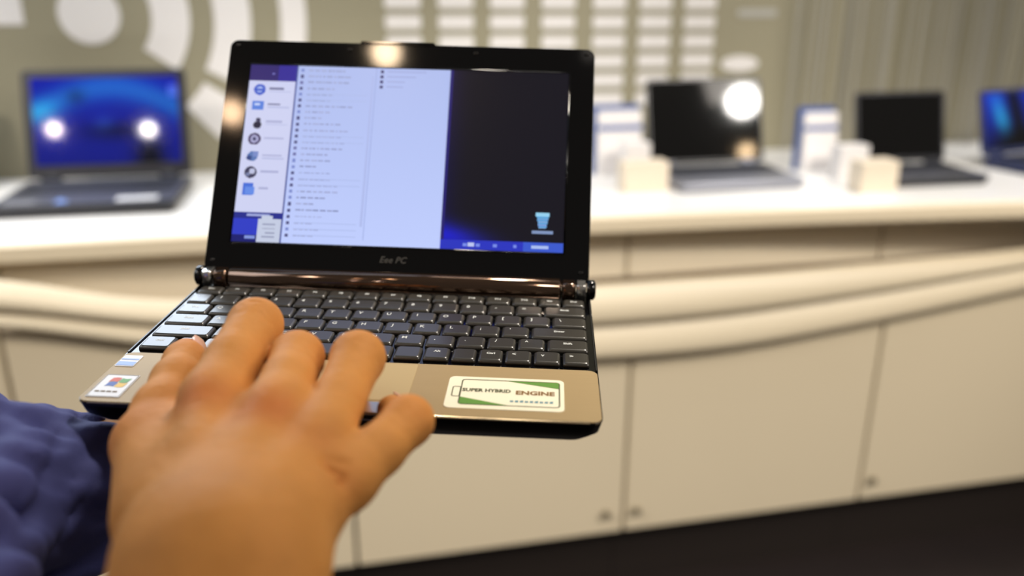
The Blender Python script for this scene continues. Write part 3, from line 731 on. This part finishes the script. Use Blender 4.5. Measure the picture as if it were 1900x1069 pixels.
# flesh between the metacarpals on the palm side, ball of the thumb, heel of the hand
for a, b_, ra, rb in ((W(440, 800, .345), W(400, 980, .297), .013, .016), (W(560, 860, .330), W(470, 980, .295), .012, .015), (W(345, 830, .346), W(330, 960, .302), .015, .017)):
    palm = smin(palm, F.cone(a, b_, ra, rb), .012)
arm = smin(F.cone(wr1, el1, .0225, .036), F.cone(wr2, el2, .0205, .034), .020)
arm = smin(arm, F.cone(W(405, 1075, .262), W(400, 1010, .275), .0235, .020), .015)
body = smin(palm, arm, .018)
tm = chain(F, thu, .006)
body = smin(body, tm, .011)
fing = None
for c in (idx, mid, rin, pin):
    d = chain(F, c, .0035)
    fing = d if fing is None else smin(fing, d, .0012)
body = smin(body, fing, .0045)
# skin webs, extensor tendons, knuckle heads, small folds over the joints
for c, q in ((idx, W(345, 985, .262)), (mid, W(385, 985, .257)), (rin, W(425, 985, .257))):
    a = c[0][0] - cF * .0118; body = smin(body, F.cone(a, q, .0022, .0016), .0075)
for c, k in ((idx, .0070), (mid, .0072), (rin, .0066), (pin, .0060)):
    body = smin(body, F.cone(c[0][0] - cF * (c[0][1] - .0052), c[0][0] - cF * (c[0][1] - .0050), k, k), .006)
def crease(body, P, ax, w, depth, off):
    # a shallow fold across the back of a joint
    ax = ax / np.linalg.norm(ax); a = P - ax * w / 2; b2 = P + ax * w / 2
    d = F.cone(a, b2, depth, depth); return -smin(-body, d, .0011)
for c in (idx, mid, rin, pin):
    P1, P2, r = c[1][0], c[2][0], c[2][1]; ax = np.cross(P2 - P1, cF); ax /= np.linalg.norm(ax); up = np.cross(ax, P2 - P1); up /= np.linalg.norm(up)
    if up @ cF > 0: up = -up
    fw = (P2 - P1) / np.linalg.norm(P2 - P1)
    for o_ in (-.0035, 0, .0035): body = crease(body, P2 + up * (r + .0002) + fw * o_, ax, .010, .0004, 0)
for (x0, y0, x1, y1, zz_) in ((598, 868, 632, 884, .2905), (592, 892, 628, 900, .2885), (604, 850, 640, 862, .293)):
    P_, Q_ = W(x0, y0, zz_), W(x1, y1, zz_); body = -smin(-body, F.cone(P_, Q_, .0011, .0011), .0022)
vr, fr = surface(F, body); vr = relax(vr, fr, 2)
# left hand under the laptop: palm up, fingers spread below the base, thumb at the near left edge
def LJ(x, y, z, r): return (LP(x, y, z), r)
ZU = -.0218
lw = W(150, 900, .435)
lpalm = [LJ(-.058, .050, ZU - .016, .0145), LJ(-.066, .072, ZU - .015, .0135), LJ(-.048, .030, ZU - .017, .0145)]
lwr = W(235, 905, .430)
lf = [[LJ(-.030, .085, ZU - .017, .0120), LJ(.004, .098, ZU - .0105, .0100), LJ(.026, .103, ZU - .0092, .0088), LJ(.042, .105, ZU - .0080, .0076)],
      [LJ(-.024, .065, ZU - .017, .0125), LJ(.018, .070, ZU - .0105, .0102), LJ(.045, .072, ZU - .0095, .0090), LJ(.066, .073, ZU - .0082, .0078)],
      [LJ(-.026, .045, ZU - .017, .0120), LJ(.008, .050, ZU - .0105, .0098), LJ(.022, .055, ZU - .0090, .0088), LJ(.034, .060, ZU - .0080, .0076)],
      [LJ(-.036, .030, ZU - .017, .0110), LJ(-.014, .030, ZU - .0100, .0088), LJ(-.002, .032, ZU - .0090, .0078), LJ(.008, .036, ZU - .0078, .0068)]]
lth = [LJ(-.085, .055, ZU - .022, .0150), LJ(-.088, .092, ZU - .016, .0125), LJ(-.080, .118, ZU - .0115, .0105), LJ(-.072, .138, ZU - .0095, .0085)]
pts = np.array([p for c in lf + [lth, lpalm] for p, r in c] + [lwr, W(-140, 880, .40), W(-60, 990, .36)])
F2 = Field(pts.min(0) - .035, pts.max(0) + .035, .0019)
lb_ = None
wrl = LP(-.092, .045, ZU - .040)
for c in lf:
    d = F2.cone(wrl, c[0][0], .019, c[0][1] * 1.12); lb_ = d if lb_ is None else smin(lb_, d, .014)
lb_ = smin(lb_, F2.cone(wrl, W(-120, 905, .385), .0235, .033), .02)
d = chain(F2, lth, .006); lb_ = smin(lb_, d, .012)
lfing = None
for c in lf:
    d = chain(F2, c, .004); lfing = d if lfing is None else smin(lfing, d, .002)
lb_ = smin(lb_, lfing, .006)
vl, fl = surface(F2, lb_); vl = relax(vl, fl, 2)
V = np.concatenate([vr, vl]); Fq = np.concatenate([fr, fl + len(vr)])
root_p = W(405, 1075, .262)
me = bpy.data.meshes.new('person'); me.from_pydata((V - root_p).tolist(), [], Fq.tolist())
me.polygons.foreach_set('use_smooth', np.ones(len(Fq), bool))
base = np.array(lin((216, 148, 78))); red = np.array(lin((200, 86, 44))); brown = np.array(lin((150, 92, 56)))
colr = np.tile(base, (len(V), 1))
def tint(P, r, c, amt):
    global colr
    g = np.exp(-(np.sum((V - P) ** 2, 1) / (r * r)))[:, None] * amt; colr = colr * (1 - g) + np.array(c) * g
surf = lambda c, i: c[i][0] - cF * c[i][1]
tint(surf(idx, 0) , .0100, red, .62); tint(surf(mid, 0), .0100, red, .66); tint(surf(rin, 0), .009, red, .28); tint(surf(pin, 0), .008, red, .2)
for c in (idx, mid, rin): tint(c[2][0], .011, red, .16)
tint(pin[2][0], .009, red, .4); tint(thu[-1][0], .012, red, .5); tint(thu[1][0] - cX * .01, .018, red, .3)
for p in (W(640, 941, .266), W(641, 941, .27), W(641, 941, .275), W(641, 941, .28)): tint(p, .0022, brown, .9)
ca = me.color_attributes.new('Col', 'FLOAT_COLOR', 'POINT'); cc = np.ones((len(V), 4), np.float32); cc[:, :3] = colr; ca.data.foreach_set('color', cc.ravel())
me.materials.append(MATS['skin'])
person = bpy.data.objects.new('person', me); COL.objects.link(person); person.location = root_p
props(person, 'person in a blue shirt, right hand typing, left hand holding the open laptop from below', 'person')

# fingernails
def nail(c, name='fingernail'):
    tip, pre = c[-1][0], c[-2][0]; fw = tip - pre; fw /= np.linalg.norm(fw)
    side = np.cross(c[1][0] - c[0][0], c[-1][0] - c[0][0]); side /= np.linalg.norm(side)
    up = np.cross(side, fw); 
    if up @ (c[-2][0] - c[0][0] - (c[-1][0] - c[0][0]) * .5) < 0: up = -up
    r = c[-1][1] * 1.04; b = MB(); g = []
    for i in range(7):
        row = []
        for j in range(9):
            u = (i / 6 - .35) * .0105; a = math.radians((j / 8 - .5) * 110 * (1 - .25 * abs(i / 6 - .5)))
            p = tip + fw * (u - .001) + (up * math.cos(a) + side * math.sin(a)) * (r + .0004 - .0010 * (i == 0)) 
            row.append(b.bm.verts.new(tuple(p - root_p)))
        g.append(row)
    for i in range(6):
        for j in range(8): b.face([g[i][j], g[i + 1][j], g[i + 1][j + 1], g[i][j + 1]], 'nail', True)
    o = b.build(name, person); s_ = o.modifiers.new('s', 'SOLIDIFY'); s_.thickness = .0005; return o
for c in (idx, mid, rin, pin, thu): nail(c)

# sleeves
def cloth_field(chain_pts, k, amp, seed, h=.0026):
    P = np.array([p for p, r in chain_pts]); R = max(r for p, r in chain_pts)
    Fc = Field(P.min(0) - R - .02, P.max(0) + R + .02, h); d = chain(Fc, chain_pts, k)
    r_ = np.random.default_rng(seed)
    for _ in range(7):
        w = cX * .55 * r_.uniform(.6, 1.3) + cD * .8 + cF * r_.uniform(-.9, .5) + r_.normal(size=3) * .12; w /= np.linalg.norm(w)
        f_ = r_.uniform(70, 190); ph = r_.uniform(0, 6.28)
        wv = np.sin((Fc.X * w[0] + Fc.Y * w[1] + Fc.Z * w[2]) * f_ + ph + 1.1 * np.sin(Fc.X * 30 + Fc.Z * 22 + ph) + .4 * np.sin(Fc.Y * 50 - Fc.X * 35 + 2 * ph))
        d = d + amp * ((1 - np.abs(wv)) ** 2 - .28) * (80 / f_)
    return Fc, d
def sleeve(name, pts, cut, amp, seed, k=.03, label=None, kmore=None):
    Fc, d = cloth_field(pts, k, amp, seed)
    if kmore:
        for q in kmore: d = smin(d, chain(Fc, q, .02), .010)
    cp, cn = cut      # plane: keep the side away from the hand
    cn = cn / np.linalg.norm(cn); pl = (Fc.X - cp[0]) * cn[0] + (Fc.Y - cp[1]) * cn[1] + (Fc.Z - cp[2]) * cn[2]
    d = np.maximum(d, pl)
    v, f = surface(Fc, d); v = relax(v, f, 1)
    me = bpy.data.meshes.new(name); me.from_pydata((v - root_p).tolist(), [], f.tolist()); me.polygons.foreach_set('use_smooth', np.ones(len(f), bool))
    me.materials.append(MATS['shirt']); o = bpy.data.objects.new(name, me); COL.objects.link(o); o.parent = person
    return o
cuff = W(262, 905, .425); elbow = W(-60, 945, .36)
sleeve('shirt_sleeve', [(W(268, 908, .425), .0280), (W(110, 928, .405), .0305), (W(-40, 940, .375), .0370), (W(-190, 960, .33), .043), (W(-260, 1150, .27), .048)], (cuff, cuff - elbow), .0036, 4,
       kmore=[[(W(-72, 805, .40), .0240), (W(-150, 960, .385), .032)]])
w0 = CW(-.106, .205, .19)
sleeve('shirt_sleeve', [(CW(-.102, .20, .19), .047), (CW(-.10, .27, .15), .052), (CW(-.10, .33, .10), .056)], (w0, W(405, 1075, .262) - w0), .003, 9)
print('verts', len(V))
